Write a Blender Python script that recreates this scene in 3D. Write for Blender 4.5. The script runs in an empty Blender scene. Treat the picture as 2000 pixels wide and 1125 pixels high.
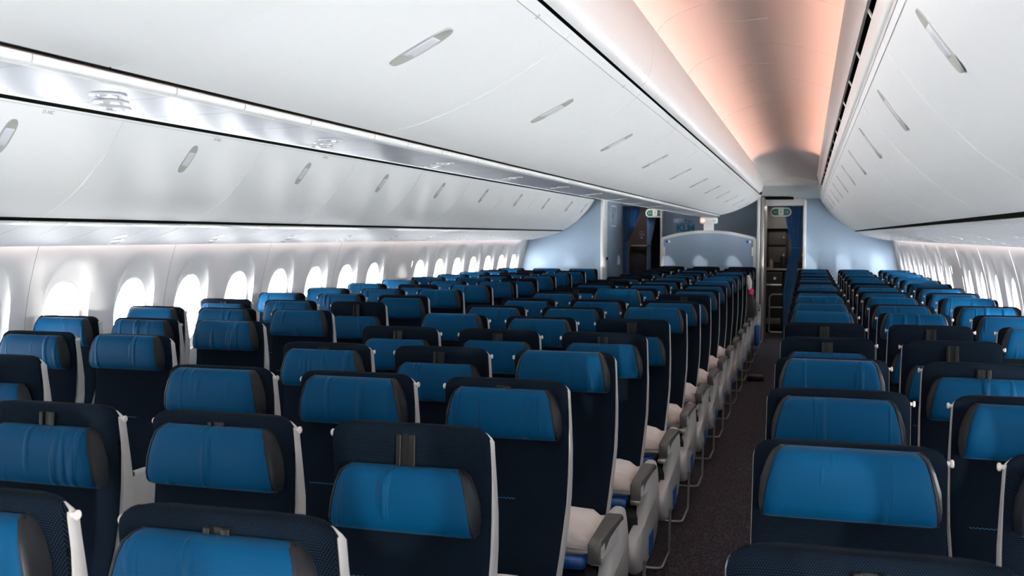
import bpy, bmesh, math, random
from mathutils import Matrix, Vector
random.seed(7)
S = bpy.context.scene
COL = S.collection
# ------------------------------------------------------------------ camera
XC = -1.407                      # centre line of the cabin (camera stands in the right aisle at x = 0)
cam = bpy.data.cameras.new('camera'); cam_o = bpy.data.objects.new('camera', cam); COL.objects.link(cam_o)
cam.sensor_width = 36; cam.lens = 1949.9 / 2000 * 36; cam.clip_start = 0.05; cam.clip_end = 200
cam_o.matrix_world = Matrix.Translation((0, 0, 1.6)) @ Matrix.Rotation(0.287, 4, 'Z') @ Matrix.Rotation(math.pi/2 - 0.0526, 4, 'X') @ Matrix.Rotation(0.0017, 4, 'Z')
cam.dof.use_dof = True; cam.dof.focus_distance = 3.4; cam.dof.aperture_fstop = 8
S.camera = cam_o
# ------------------------------------------------------------------ view, world, large lights
S.view_settings.view_transform = 'Standard'; S.view_settings.look = 'None'; S.view_settings.gamma = 1
S.view_settings.exposure = 0.44
S.view_settings.use_curve_mapping = False
S.cycles.use_denoising = True
S.cycles.max_bounces = 8; S.cycles.diffuse_bounces = 5; S.cycles.glossy_bounces = 3; S.cycles.transparent_max_bounces = 8
S.cycles.sample_clamp_indirect = 8; S.cycles.caustics_reflective = False; S.cycles.caustics_refractive = False
W = bpy.data.worlds.new('sky'); S.world = W; W.use_nodes = True
bg = W.node_tree.nodes['Background']; bg.inputs[0].default_value = (0.93, 0.965, 1.0, 1)
_n = W.node_tree.nodes; _l = W.node_tree.links
_tc = _n.new('ShaderNodeTexCoord'); _sp = _n.new('ShaderNodeSeparateXYZ'); _l.new(_tc.outputs['Generated'], _sp.inputs[0])
_mr = _n.new('ShaderNodeMapRange'); _mr.inputs[1].default_value = -1; _mr.inputs[2].default_value = 1; _l.new(_sp.outputs[2], _mr.inputs[0])
_cr = _n.new('ShaderNodeValToRGB'); _l.new(_mr.outputs[0], _cr.inputs[0]); _e = _cr.color_ramp.elements
_e[0].position = 0.0; _e[0].color = (0.10, 0.10, 0.10, 1); _e[1].position = 1.0; _e[1].color = (0.12, 0.12, 0.12, 1)
for p_, v_ in ((0.22, 0.16), (0.33, 0.85), (0.43, 1.0), (0.475, 0.42), (0.50, 0.20), (0.60, 0.16)):
    k_ = _e.new(p_); k_.color = (v_, v_, v_, 1)
_ml = _n.new('ShaderNodeMath'); _ml.operation = 'MULTIPLY'; _ml.inputs[1].default_value = 38.0; _l.new(_cr.outputs[0], _ml.inputs[0]); _l.new(_ml.outputs[0], bg.inputs[1])

def light(name, kind, loc, rot, energy, color, size=None, size_y=None, **kw):
    l = bpy.data.lights.new(name, kind); l.energy = energy; l.color = color
    if size: l.shape = 'RECTANGLE' if size_y else 'SQUARE'; l.size = size
    if size_y: l.size_y = size_y
    for k, v in kw.items(): setattr(l, k, v)
    o = bpy.data.objects.new(name, l); COL.objects.link(o); o.location = loc; o.rotation_euler = rot
    return o
# fill light added behind the camera for general brightness, in place of door daylight
light('front_fill', 'AREA', (0.3, -2.45, 1.35), (math.radians(90), 0, math.pi), 26, (0.93, 0.97, 1.0), 2.2, 1.9)
# low sun straight through the right hand windows: dome shaped spots on the rear walls and headrests
sun = light('low_sun', 'SUN', (3, 0, 3), (0, 0, 0), 1.7, (1.0, 0.97, 0.92), angle=0.01)
sun.rotation_euler = Vector((0.62, -0.78, 0.004)).to_track_quat('Z', 'Y').to_euler()
# sun glint thrown up through the right hand windows by the bright wing surface
sun = light('sun_glint', 'SUN', (3, 0, 2), (0, 0, 0), 0.6, (1.0, 0.97, 0.92), angle=0.012)
sun.rotation_euler = Vector((0.62, -0.78, -0.105)).to_track_quat('Z', 'Y').to_euler()

# ------------------------------------------------------------------ materials
def mat(name, color, rough=0.5, metal=0.0, spec=0.5, coat=0.0, emit=None, estr=0, sheen=0):
    m = bpy.data.materials.new(name); m.use_nodes = True
    b = m.node_tree.nodes['Principled BSDF']
    b.inputs['Base Color'].default_value = (*color, 1); b.inputs['Roughness'].default_value = rough
    b.inputs['Metallic'].default_value = metal; b.inputs['Specular IOR Level'].default_value = spec
    b.inputs['Coat Weight'].default_value = coat; b.inputs['Sheen Weight'].default_value = sheen
    if emit: b.inputs['Emission Color'].default_value = (*emit, 1); b.inputs['Emission Strength'].default_value = estr
    return m
def N(m, t, **kw):
    n = m.node_tree.nodes.new(t)
    for k, v in kw.items(): setattr(n, k, v)
    return n
def LK(m, a, b): m.node_tree.links.new(a, b)
def BS(m): return m.node_tree.nodes['Principled BSDF']
def math_n(m, op, a, b=None):
    n = N(m, 'ShaderNodeMath', operation=op)
    for i, v in enumerate((a, b)):
        if v is None: continue
        if isinstance(v, (int, float)): n.inputs[i].default_value = v
        else: LK(m, v, n.inputs[i])
    return n.outputs[0]
def mix_col(m, fac, c1, c2):
    n = N(m, 'ShaderNodeMix', data_type='RGBA')
    for i, v in ((0, fac), (6, c1), (7, c2)):
        if isinstance(v, tuple): n.inputs[i].default_value = (*v, 1)
        elif isinstance(v, (int, float)): n.inputs[i].default_value = v
        else: LK(m, v, n.inputs[i])
    return n.outputs[2]
def noise_bump(m, scale, strength, dist=0.002, stretch=(1, 1, 1), coord='Object'):
    tc = N(m, 'ShaderNodeTexCoord'); mp = N(m, 'ShaderNodeMapping'); mp.inputs['Scale'].default_value = stretch
    LK(m, tc.outputs[coord], mp.inputs[0])
    nz = N(m, 'ShaderNodeTexNoise'); nz.inputs['Scale'].default_value = scale; LK(m, mp.outputs[0], nz.inputs['Vector'])
    bp = N(m, 'ShaderNodeBump'); bp.inputs['Strength'].default_value = strength; bp.inputs['Distance'].default_value = dist
    LK(m, nz.outputs['Fac'], bp.inputs['Height']); LK(m, bp.outputs[0], BS(m).inputs['Normal'])
    return nz
M = {}
M['bin'] = mat('bin_white', (0.86, 0.87, 0.865), 0.42, spec=0.4); noise_bump(M['bin'], 900, 0.04, 0.0004)
M['trim'] = mat('trim_white', (0.84, 0.84, 0.82), 0.34)
M['valance'] = mat('valance_white', (0.86, 0.86, 0.85), 0.4)
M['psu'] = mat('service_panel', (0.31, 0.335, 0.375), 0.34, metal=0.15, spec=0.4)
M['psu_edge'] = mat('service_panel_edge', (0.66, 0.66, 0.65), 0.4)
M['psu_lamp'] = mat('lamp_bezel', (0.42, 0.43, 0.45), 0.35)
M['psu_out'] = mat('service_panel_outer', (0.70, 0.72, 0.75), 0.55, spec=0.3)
M['wall'] = mat('sidewall', (0.92, 0.915, 0.92), 0.75, spec=0.2)
M['ceil'] = mat('ceiling_panel', (0.88, 0.85, 0.83), 0.6)
M['gap'] = mat('dark_gap', (0.006, 0.007, 0.006), 0.9, spec=0.05)
M['shell'] = mat('shell_plastic', (0.62, 0.62, 0.61), 0.36)
M['knob'] = mat('knob_plastic', (0.72, 0.68, 0.63), 0.4)
M['black'] = mat('black_plastic', (0.008, 0.008, 0.008), 0.4, spec=0.2)
M['grey'] = mat('armrest_grey', (0.085, 0.08, 0.074), 0.45)
M['metal'] = mat('brushed_metal', (0.42, 0.40, 0.38), 0.4, metal=0.85)
M['chrome'] = mat('bright_metal', (0.80, 0.78, 0.72), 0.28, metal=0.9)
M['bulk'] = mat('bulkhead_blue_grey', (0.27, 0.355, 0.455), 0.55)
M['bulkdark'] = mat('bulkhead_grey', (0.30, 0.375, 0.46), 0.6)
M['door_grey'] = mat('door_panel', (0.28, 0.36, 0.47), 0.22, spec=0.6)
M['curtain'] = mat('curtain_blue', (0.0, 0.115, 0.34), 0.75, sheen=0.3)
M['brown'] = mat('brown_laminate', (0.055, 0.036, 0.036), 0.45)
M['dark'] = mat('galley_dark', (0.02, 0.018, 0.018), 0.5)
M['gpanel'] = mat('galley_panel', (0.24, 0.225, 0.215), 0.5)
M['glabel'] = mat('galley_door', (0.085, 0.075, 0.065), 0.45)
M['leather_brown'] = mat('brown_leather', (0.09, 0.03, 0.014), 0.4)
M['green'] = mat('exit_green', (0.0, 0.09, 0.05), 0.4)
M['cyan'] = mat('cyan_print', (0.0, 0.22, 0.40), 0.5)
M['print_grey'] = mat('print_grey', (0.22, 0.23, 0.23), 0.6)
M['sticker_blue'] = mat('sticker_blue', (0.0, 0.11, 0.50), 0.4)
M['red_lamp'] = mat('red_lamp', (0.9, 0.25, 0.2), 0.5, emit=(1.0, 0.30, 0.25), estr=1.6)
M['orange'] = mat('orange_goods', (0.75, 0.12, 0.03), 0.5)
M['blanket'] = mat('blanket_blue', (0.01, 0.09, 0.35), 0.35, coat=0.5); noise_bump(M['blanket'], 30, 0.6, 0.01)
M['pillow'] = mat('pillow_white', (0.88, 0.84, 0.79), 0.7)
nz = noise_bump(M['pillow'], 14, 0.8, 0.02, (1, 1, 1.8))
M['magenta'] = mat('magenta_cloth', (0.7, 0.02, 0.14), 0.6)
M['led'] = mat('led_salmon', (1, 0.6, 0.5), 0.5, emit=(1.0, 0.47, 0.34), estr=26)
M['led_wall'] = mat('led_wall', (1, 0.7, 0.65), 0.5, emit=(1.0, 0.84, 0.81), estr=11)
# navy dotted seat fabric
def fabric():
    m = mat('seat_fabric', (0.006, 0.011, 0.026), 0.9, spec=0.04)
    tc = N(m, 'ShaderNodeTexCoord'); sp = N(m, 'ShaderNodeSeparateXYZ'); LK(m, tc.outputs['Object'], sp.inputs[0])
    P = 0.0041
    u = math_n(m, 'DIVIDE', sp.outputs[0], P)
    w = math_n(m, 'DIVIDE', math_n(m, 'ADD', sp.outputs[2], sp.outputs[1]), P)
    stag = math_n(m, 'MULTIPLY', math_n(m, 'MODULO', math_n(m, 'ADD', math_n(m, 'FLOOR', w), 1000.0), 2.0), 0.5)
    fu = math_n(m, 'ABSOLUTE', math_n(m, 'SUBTRACT', math_n(m, 'FRACT', math_n(m, 'ADD', u, stag)), 0.5))
    fw = math_n(m, 'ABSOLUTE', math_n(m, 'SUBTRACT', math_n(m, 'FRACT', w), 0.5))
    d = math_n(m, 'MULTIPLY', math_n(m, 'LESS_THAN', fu, 0.22), math_n(m, 'LESS_THAN', fw, 0.24))
    LK(m, mix_col(m, d, (0.0030, 0.0034, 0.0070), (0.012, 0.032, 0.052)), BS(m).inputs['Base Color'])
    bp = N(m, 'ShaderNodeBump'); bp.inputs['Strength'].default_value = 0.35; bp.inputs['Distance'].default_value = 0.0006
    LK(m, d, bp.inputs['Height']); LK(m, bp.outputs[0], BS(m).inputs['Normal'])
    return m
M['fabric'] = fabric()
M['fabric_side'] = mat('cushion_side', (0.002, 0.009, 0.020), 0.85, spec=0.05)
M['stitch'] = mat('blue_stitch', (0.01, 0.13, 0.28), 0.6)
def leather():
    m = mat('headrest_leather', (0.0, 0.105, 0.25), 0.5, spec=0.08, sheen=0.12)
    BS(m).inputs['Sheen Tint'].default_value = (0.35, 0.7, 1, 1); BS(m).inputs['Sheen Roughness'].default_value = 0.35
    tc = N(m, 'ShaderNodeTexCoord'); oi = N(m, 'ShaderNodeObjectInfo')
    ad = N(m, 'ShaderNodeVectorMath', operation='ADD'); cx = N(m, 'ShaderNodeCombineXYZ')
    LK(m, math_n(m, 'MULTIPLY', oi.outputs['Random'], 37.0), cx.inputs[0]); LK(m, tc.outputs['Object'], ad.inputs[0]); LK(m, cx.outputs[0], ad.inputs[1])
    mp = N(m, 'ShaderNodeMapping'); mp.inputs['Scale'].default_value = (1, 0.3, 0.12); LK(m, ad.outputs[0], mp.inputs[0])
    nz = N(m, 'ShaderNodeTexNoise'); nz.inputs['Scale'].default_value = 22; nz.inputs['Detail'].default_value = 1.5; LK(m, mp.outputs[0], nz.inputs['Vector'])
    cr = N(m, 'ShaderNodeValToRGB'); cr.color_ramp.elements[0].position = 0.60; cr.color_ramp.elements[1].position = 0.72
    LK(m, nz.outputs['Fac'], cr.inputs[0])
    n2 = N(m, 'ShaderNodeTexNoise'); n2.inputs['Scale'].default_value = 900; LK(m, tc.outputs['Object'], n2.inputs['Vector'])
    h = math_n(m, 'ADD', cr.outputs[0], math_n(m, 'MULTIPLY', n2.outputs['Fac'], 0.08))
    bp = N(m, 'ShaderNodeBump'); bp.inputs['Strength'].default_value = 0.8; bp.inputs['Distance'].default_value = 0.010
    LK(m, h, bp.inputs['Height']); LK(m, bp.outputs[0], BS(m).inputs['Normal'])
    LK(m, mix_col(m, math_n(m, 'MULTIPLY', n2.outputs['Fac'], 0.25), (0.0, 0.050, 0.128), (0.0, 0.063, 0.155)), BS(m).inputs['Base Color'])
    return m
M['leather'] = leather()
M['wing'] = mat('black_leather', (0.010, 0.011, 0.014), 0.45, spec=0.25); noise_bump(M['wing'], 700, 0.2, 0.0005)
def carpet():
    m = mat('carpet', (0.030, 0.024, 0.028), 0.95, spec=0.1)
    tc = N(m, 'ShaderNodeTexCoord'); mp = N(m, 'ShaderNodeMapping'); mp.inputs['Scale'].default_value = (90, 38, 1); LK(m, tc.outputs['Object'], mp.inputs[0])
    vo = N(m, 'ShaderNodeTexVoronoi'); vo.inputs['Scale'].default_value = 1.0; LK(m, mp.outputs[0], vo.inputs['Vector'])
    nz = N(m, 'ShaderNodeTexNoise'); nz.inputs['Scale'].default_value = 260; LK(m, tc.outputs['Object'], nz.inputs['Vector'])
    f = math_n(m, 'MULTIPLY', vo.outputs['Distance'], nz.outputs['Fac'])
    LK(m, mix_col(m, f, (0.020, 0.018, 0.023), (0.19, 0.17, 0.20)), BS(m).inputs['Base Color'])
    bp = N(m, 'ShaderNodeBump'); bp.inputs['Distance'].default_value = 0.004; LK(m, f, bp.inputs['Height']); LK(m, bp.outputs[0], BS(m).inputs['Normal'])
    return m
M['carpet'] = carpet()
def glass():
    m = bpy.data.materials.new('window_glass'); m.use_nodes = True; nt = m.node_tree; nt.nodes.clear()
    out = nt.nodes.new('ShaderNodeOutputMaterial'); mx = nt.nodes.new('ShaderNodeMixShader'); tr = nt.nodes.new('ShaderNodeBsdfTransparent'); gl = nt.nodes.new('ShaderNodeBsdfGlossy')
    gl.inputs['Roughness'].default_value = 0.05; mx.inputs[0].default_value = 0.05
    nt.links.new(tr.outputs[0], mx.inputs[1]); nt.links.new(gl.outputs[0], mx.inputs[2]); nt.links.new(mx.outputs[0], out.inputs[0])
    return m
M['glass'] = glass()

# ------------------------------------------------------------------ mesh helpers
def link(name, me, m, parent=None, loc=None):
    o = bpy.data.objects.new(name, me); COL.objects.link(o)
    if m is not None and len(me.materials) == 0: me.materials.append(m)
    if parent: o.parent = parent
    if loc: o.location = loc
    return o
def mk(name, verts, faces, smooth=True, sharp=None):
    me = bpy.data.meshes.new(name); me.from_pydata(verts, [], faces); me.validate()
    bm = bmesh.new(); bm.from_mesh(me); bmesh.ops.recalc_face_normals(bm, faces=bm.faces)
    bm.to_mesh(me); bm.free()
    if smooth:
        me.polygons.foreach_set('use_smooth', [True] * len(me.polygons))
        me.set_sharp_from_angle(angle=math.radians(sharp or 38))
    return me
class MB:
    """collects shapes that belong to one part"""
    def __init__(s): s.v = []; s.f = []
    def add(s, v, f):
        n = len(s.v); s.v += [tuple(p) for p in v]; s.f += [tuple(i + n for i in q) for q in f]; return s
    def box(s, x0, x1, y0, y1, z0, z1, b=0.0):
        if b <= 0:
            v = [(x, y, z) for x in (x0, x1) for y in (y0, y1) for z in (z0, z1)]
            return s.add(v, [(0,1,3,2),(4,6,7,5),(0,4,5,1),(2,3,7,6),(0,2,6,4),(1,5,7,3)])
        bm = bmesh.new(); bmesh.ops.create_cube(bm, size=1)
        for v in bm.verts: v.co = ((x0+x1)/2 + v.co.x*(x1-x0), (y0+y1)/2 + v.co.y*(y1-y0), (z0+z1)/2 + v.co.z*(z1-z0))
        bmesh.ops.bevel(bm, geom=bm.edges[:], offset=b, segments=3, profile=0.5, affect='EDGES')
        bm.verts.index_update(); r = s.add([v.co[:] for v in bm.verts], [[v.index for v in f.verts] for f in bm.faces]); bm.free(); return r
    def tube(s, pts, r, n=8, cap=True):
        pts = [Vector(p) for p in pts]; rings = []; up = None
        for i, p in enumerate(pts):
            t = (pts[min(i+1, len(pts)-1)] - pts[max(i-1, 0)]).normalized()
            if up is None: up = t.orthogonal().normalized()
            else: up = (up - t * up.dot(t)).normalized()
            b = t.cross(up); rr = r[i] if isinstance(r, (list, tuple)) else r
            rings.append([p + (up * math.cos(2*math.pi*k/n) + b * math.sin(2*math.pi*k/n)) * rr for k in range(n)])
        v = [q for g in rings for q in g]; f = []
        for i in range(len(rings)-1):
            for k in range(n): f.append((i*n+k, i*n+(k+1)%n, (i+1)*n+(k+1)%n, (i+1)*n+k))
        if cap: f += [tuple(range(n))[::-1], tuple((len(rings)-1)*n + k for k in range(n))]
        return s.add(v, f)
    def grid(s, rows, closed=False):
        """rows of equal length points joined by quads"""
        n = len(rows[0]); v = [p for r in rows for p in r]; f = []
        for i in range(len(rows)-1):
            for k in range(n if closed else n-1): f.append((i*n+k, i*n+(k+1)%n, (i+1)*n+(k+1)%n, (i+1)*n+k))
        return s.add(v, f)
    def prism(s, poly, axis, a, b):
        """polygon of 2-D points extruded along an axis"""
        def P(p, t): return (t, p[0], p[1]) if axis == 'x' else (p[0], t, p[1]) if axis == 'y' else (p[0], p[1], t)
        n = len(poly); v = [P(p, a) for p in poly] + [P(p, b) for p in poly]
        return s.add(v, [tuple(range(n))[::-1], tuple(range(n, 2*n))] + [(i, (i+1)%n, n+(i+1)%n, n+i) for i in range(n)])
    def build(s, name, m, parent=None, loc=None, smooth=True, sharp=None):
        return link(name, mk(name, s.v, s.f, smooth, sharp), m, parent, loc)
def text_mesh(name, curve, parent=None):
    t = bpy.data.objects.new('tmp', curve); COL.objects.link(t)
    me = bpy.data.meshes.new_from_object(t, depsgraph=bpy.context.evaluated_depsgraph_get()); me.name = name
    bpy.data.objects.remove(t); bpy.data.curves.remove(curve)
    o = bpy.data.objects.new(name, me); COL.objects.link(o)
    if parent: o.parent = parent
    return o
def empty(name, loc=(0, 0, 0), rz=0):
    o = bpy.data.objects.new(name, None); COL.objects.link(o); o.location = loc; o.rotation_euler = (0, 0, rz); o.empty_display_size = 0.05
    return o
def tag(o, label, cat, group=None, kind=None):
    o['label'] = label; o['category'] = cat
    if group: o['group'] = group
    if kind: o['kind'] = kind
    return o
def struct(o): o['kind'] = 'structure'; return o
def smooth_path(pts, n=4):
    """Catmull-Rom through 2-D points"""
    out = []
    P = [pts[0]] + list(pts) + [pts[-1]]
    for i in range(1, len(P)-2):
        p0, p1, p2, p3 = P[i-1], P[i], P[i+1], P[i+2]
        for k in range(n):
            t = k / n
            out.append(tuple(0.5*((2*p1[j]) + (-p0[j]+p2[j])*t + (2*p0[j]-5*p1[j]+4*p2[j]-p3[j])*t*t + (-p0[j]+3*p1[j]-3*p2[j]+p3[j])*t**3) for j in (0, 1)))
    out.append(tuple(pts[-1])); return out
def slab(profile, y0, y1, th, side=1):
    """solid sheet: profile of (distance from centre line, height), thickness th away from the cabin"""
    pr = profile; n = len(pr); off = []
    for i in range(n):
        a = pr[max(i-1, 0)]; b = pr[min(i+1, n-1)]; dx, dz = b[0]-a[0], b[1]-a[1]; L = math.hypot(dx, dz) or 1
        off.append((pr[i][0] - dz/L*th, pr[i][1] + dx/L*th))
    poly = pr + off[::-1]
    poly = [(XC + side*p[0], p[1]) for p in poly]
    return MB().prism(poly, 'y', y0, y1)
ORD = ['first','second','third','fourth','fifth','sixth','seventh','eighth','ninth','tenth','eleventh','twelfth','thirteenth','fourteenth','fifteenth','sixteenth','seventeenth','eighteenth']

# ------------------------------------------------------------------ cabin profiles (distance from the centre line, height)
CDOOR = smooth_path([(0.172, 1.907), (0.201, 1.913), (0.285, 1.933), (0.389, 1.968), (0.49, 2.012), (0.59, 2.062), (0.675, 2.113), (0.732, 2.156), (0.757, 2.180)], 3)
ODOOR = smooth_path([(1.597, 2.150), (1.612, 2.115), (1.64, 2.070), (1.70, 1.985), (1.80, 1.878), (1.88, 1.803), (1.98, 1.735), (2.05, 1.695), (2.078, 1.680)], 3)
YF, YB = -2.5, 15.8
# floor
struct(MB().box(XC-2.9, XC+2.9, YF-0.06, 19.0, -0.05, 0.0).build('floor', M['carpet'], smooth=False))
# outer crown above everything
crown = [(-2.80, 1.50), (-2.72, 1.9), (-2.4, 2.35), (-1.7, 2.68), (-0.9, 2.86), (0, 2.92), (0.9, 2.86), (1.7, 2.68), (2.4, 2.35), (2.72, 1.9), (2.80, 1.50)]
struct(slab(crown[::-1], YF, 19.0, -0.04).build('ceiling_crown', M['trim']))
struct(MB().box(XC-2.9, XC+2.9, YF-0.06, YF-0.02, 0, 3.0).build('wall_front', M['trim'], smooth=False))
# right aisle ceiling panels and left aisle ceiling
arch = smooth_path([(0.715, 2.50), (0.82, 2.60), (1.165, 2.68), (1.51, 2.60), (1.615, 2.50)], 4)
ys = [YF, -0.35, 0.89, 2.13, 3.37, 4.61, 5.85, 7.09, 8.33, 9.57, 10.81, 12.05, 13.1]
for a, b in zip(ys[:-1], ys[1:]):
    struct(slab(arch[::-1], a + 0.004, b - 0.004, -0.012).build('ceiling', M['ceil']))
struct(slab([(p[0], p[1]+0.016) for p in arch[::-1]], YF, 13.1, -0.01).build('ceiling_backing', M['valance']))
end_arch = []
for k in range(7):
    t = k/6; y = 13.1 + 1.0*t
    end_arch.append([(XC + x, y, z - 0.34*(t**2) + (0 if 0 < i < len(arch)-1 else 0)) for i, (x, z) in enumerate(arch)])
struct(MB().grid(end_arch).build('ceiling_end', M['ceil']))
# thin raised curved lines on the ceiling panels (panel seams)
for j, y in enumerate((3.75, 5.1, 6.4, 7.7)):
    pts = [(XC + 0.98 + 0.028*i, y - 0.012*(i-4)**2*0.25, 2.660 - 0.0006*(i-5)**2) for i in range(9)]
    struct(MB().tube(pts, 0.0022, 6).build('trim_%d' % (20 + j), M['valance']))
# left aisle: one mirrored liner (its bins face away from the photo's side)
LIN = [(-p[0], p[1]) for p in CDOOR] + [(-0.775, 2.20), (-0.80, 2.40), (-1.165, 2.50), (-1.53, 2.40), (-1.575, 2.22)]
struct(slab(LIN[::-1], YF, 14.6, -0.02).build('ceiling_left_aisle', M['bin'], sharp=60))
# LED coves hidden behind the valances of the right aisle
for x0, x1, nm in ((0.745, 0.775, 'cove_light'), (1.555, 1.585, 'cove_light')):
    o = light(nm, 'AREA', (XC+(x0+x1)/2, 5.2, 2.396), (0, math.pi + (1.30 if x0 < 1 else -1.30), 0), 30, (1.0, 0.50, 0.37), 0.02, 15.2)
    tag(o, 'salmon light strip in the ceiling cove on the %s side of the right aisle' % ('centre bin' if x0 < 1 else 'outer bin'), 'light')
# valance of the centre bins, with bulge
vl = smooth_path([(0.768, 2.188), (0.790, 2.205), (0.806, 2.25), (0.812, 2.32), (0.808, 2.39), (0.800, 2.418), (0.790, 2.415), (0.778, 2.385), (0.72, 2.38)], 3)
yv = [YF, -1.0, 1.45, 3.9, 6.35, 8.8, 11.25, 14.0]
for a, b in zip(yv[:-1], yv[1:]):
    mb = slab(vl[::-1], a + 0.002, b - 0.002, 0.01)
    struct(mb.build('trim_1', M['valance']))
struct(slab([(0.735, 2.185), (0.778, 2.222)], YF, 15.0, 0.006).build('trim_2', M['gap']))
for a, b in ((5.85, 0), (11.0, 0)):   # round speaker / smoke detector marks on the valance
    mb = MB(); n = 16
    mb.prism([(a + 0.035*math.cos(2*math.pi*k/n), 2.30 + 0.035*math.sin(2*math.pi*k/n)) for k in range(n)], 'x', XC + 0.809, XC + 0.8145)
    tag(mb.build('smoke_detector', M['print_grey']), 'small round grey detector on white valance, %s one' % ('nearer' if a < 8 else 'farther'), 'detector', 'detectors on the valance')
# outer valance on the right with air slots
vr = [(1.602, 2.163), (1.595, 2.168), (1.591, 2.185), (1.588, 2.205), (1.585, 2.224)]
vr2 = [(1.568, 2.260), (1.553, 2.33), (1.530, 2.395), (1.531, 2.412), (1.540, 2.412), (1.550, 2.38), (1.61, 2.375)]
struct(slab(smooth_path(vr, 3), YF, YB, 0.012).build('trim_3', M['trim']))
struct(slab(smooth_path(vr2, 3), YF, 14.0, 0.01).build('trim_4', M['valance']))
struct(slab([(1.590, 2.200), (1.618, 2.215), (1.618, 2.27), (1.572, 2.288)], YF, 14.0, 0.004).build('trim_5', M['gap']))
grille = empty('air_grille', (XC + 1.575, YF, 2.25)); tag(grille, 'slotted white air grille beside the right aisle ceiling', 'air vent')
y = YF + 0.04; bars = 0
while y < 13.9:
    MB().prism([(0.011, -0.028), (-0.012, 0.016), (-0.008, 0.018), (0.015, -0.026)], 'y', y - YF - 0.016, y - YF + 0.016).build('divider', M['trim'], grille, smooth=False); y += 0.70
struct(slab([(1.606, 2.148), (1.600, 2.160), (1.612, 2.168)], YF, YB, 0.01).build('trim_6', M['shell']))
# dark gaps under the doors
struct(slab([(0.145, 1.908), (0.190, 1.917)], YF, 15.1, 0.01).build('trim_7', M['gap']))
for s in (1, -1):
    struct(slab([(2.068, 1.694), (2.108, 1.664)], YF, YB if s > 0 else 14.5, 0.01, s).build('trim_8', M['gap']))
struct(slab([(1.585, 2.178), (1.590, 2.150), (1.60, 2.13)], YF, 14.5, 0.02, -1).build('trim_9', M['gap']))
struct(slab([(1.575, 2.20), (1.578, 2.158)], YF, 14.5, -0.01, -1).build('trim_10', M['trim']))

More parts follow.
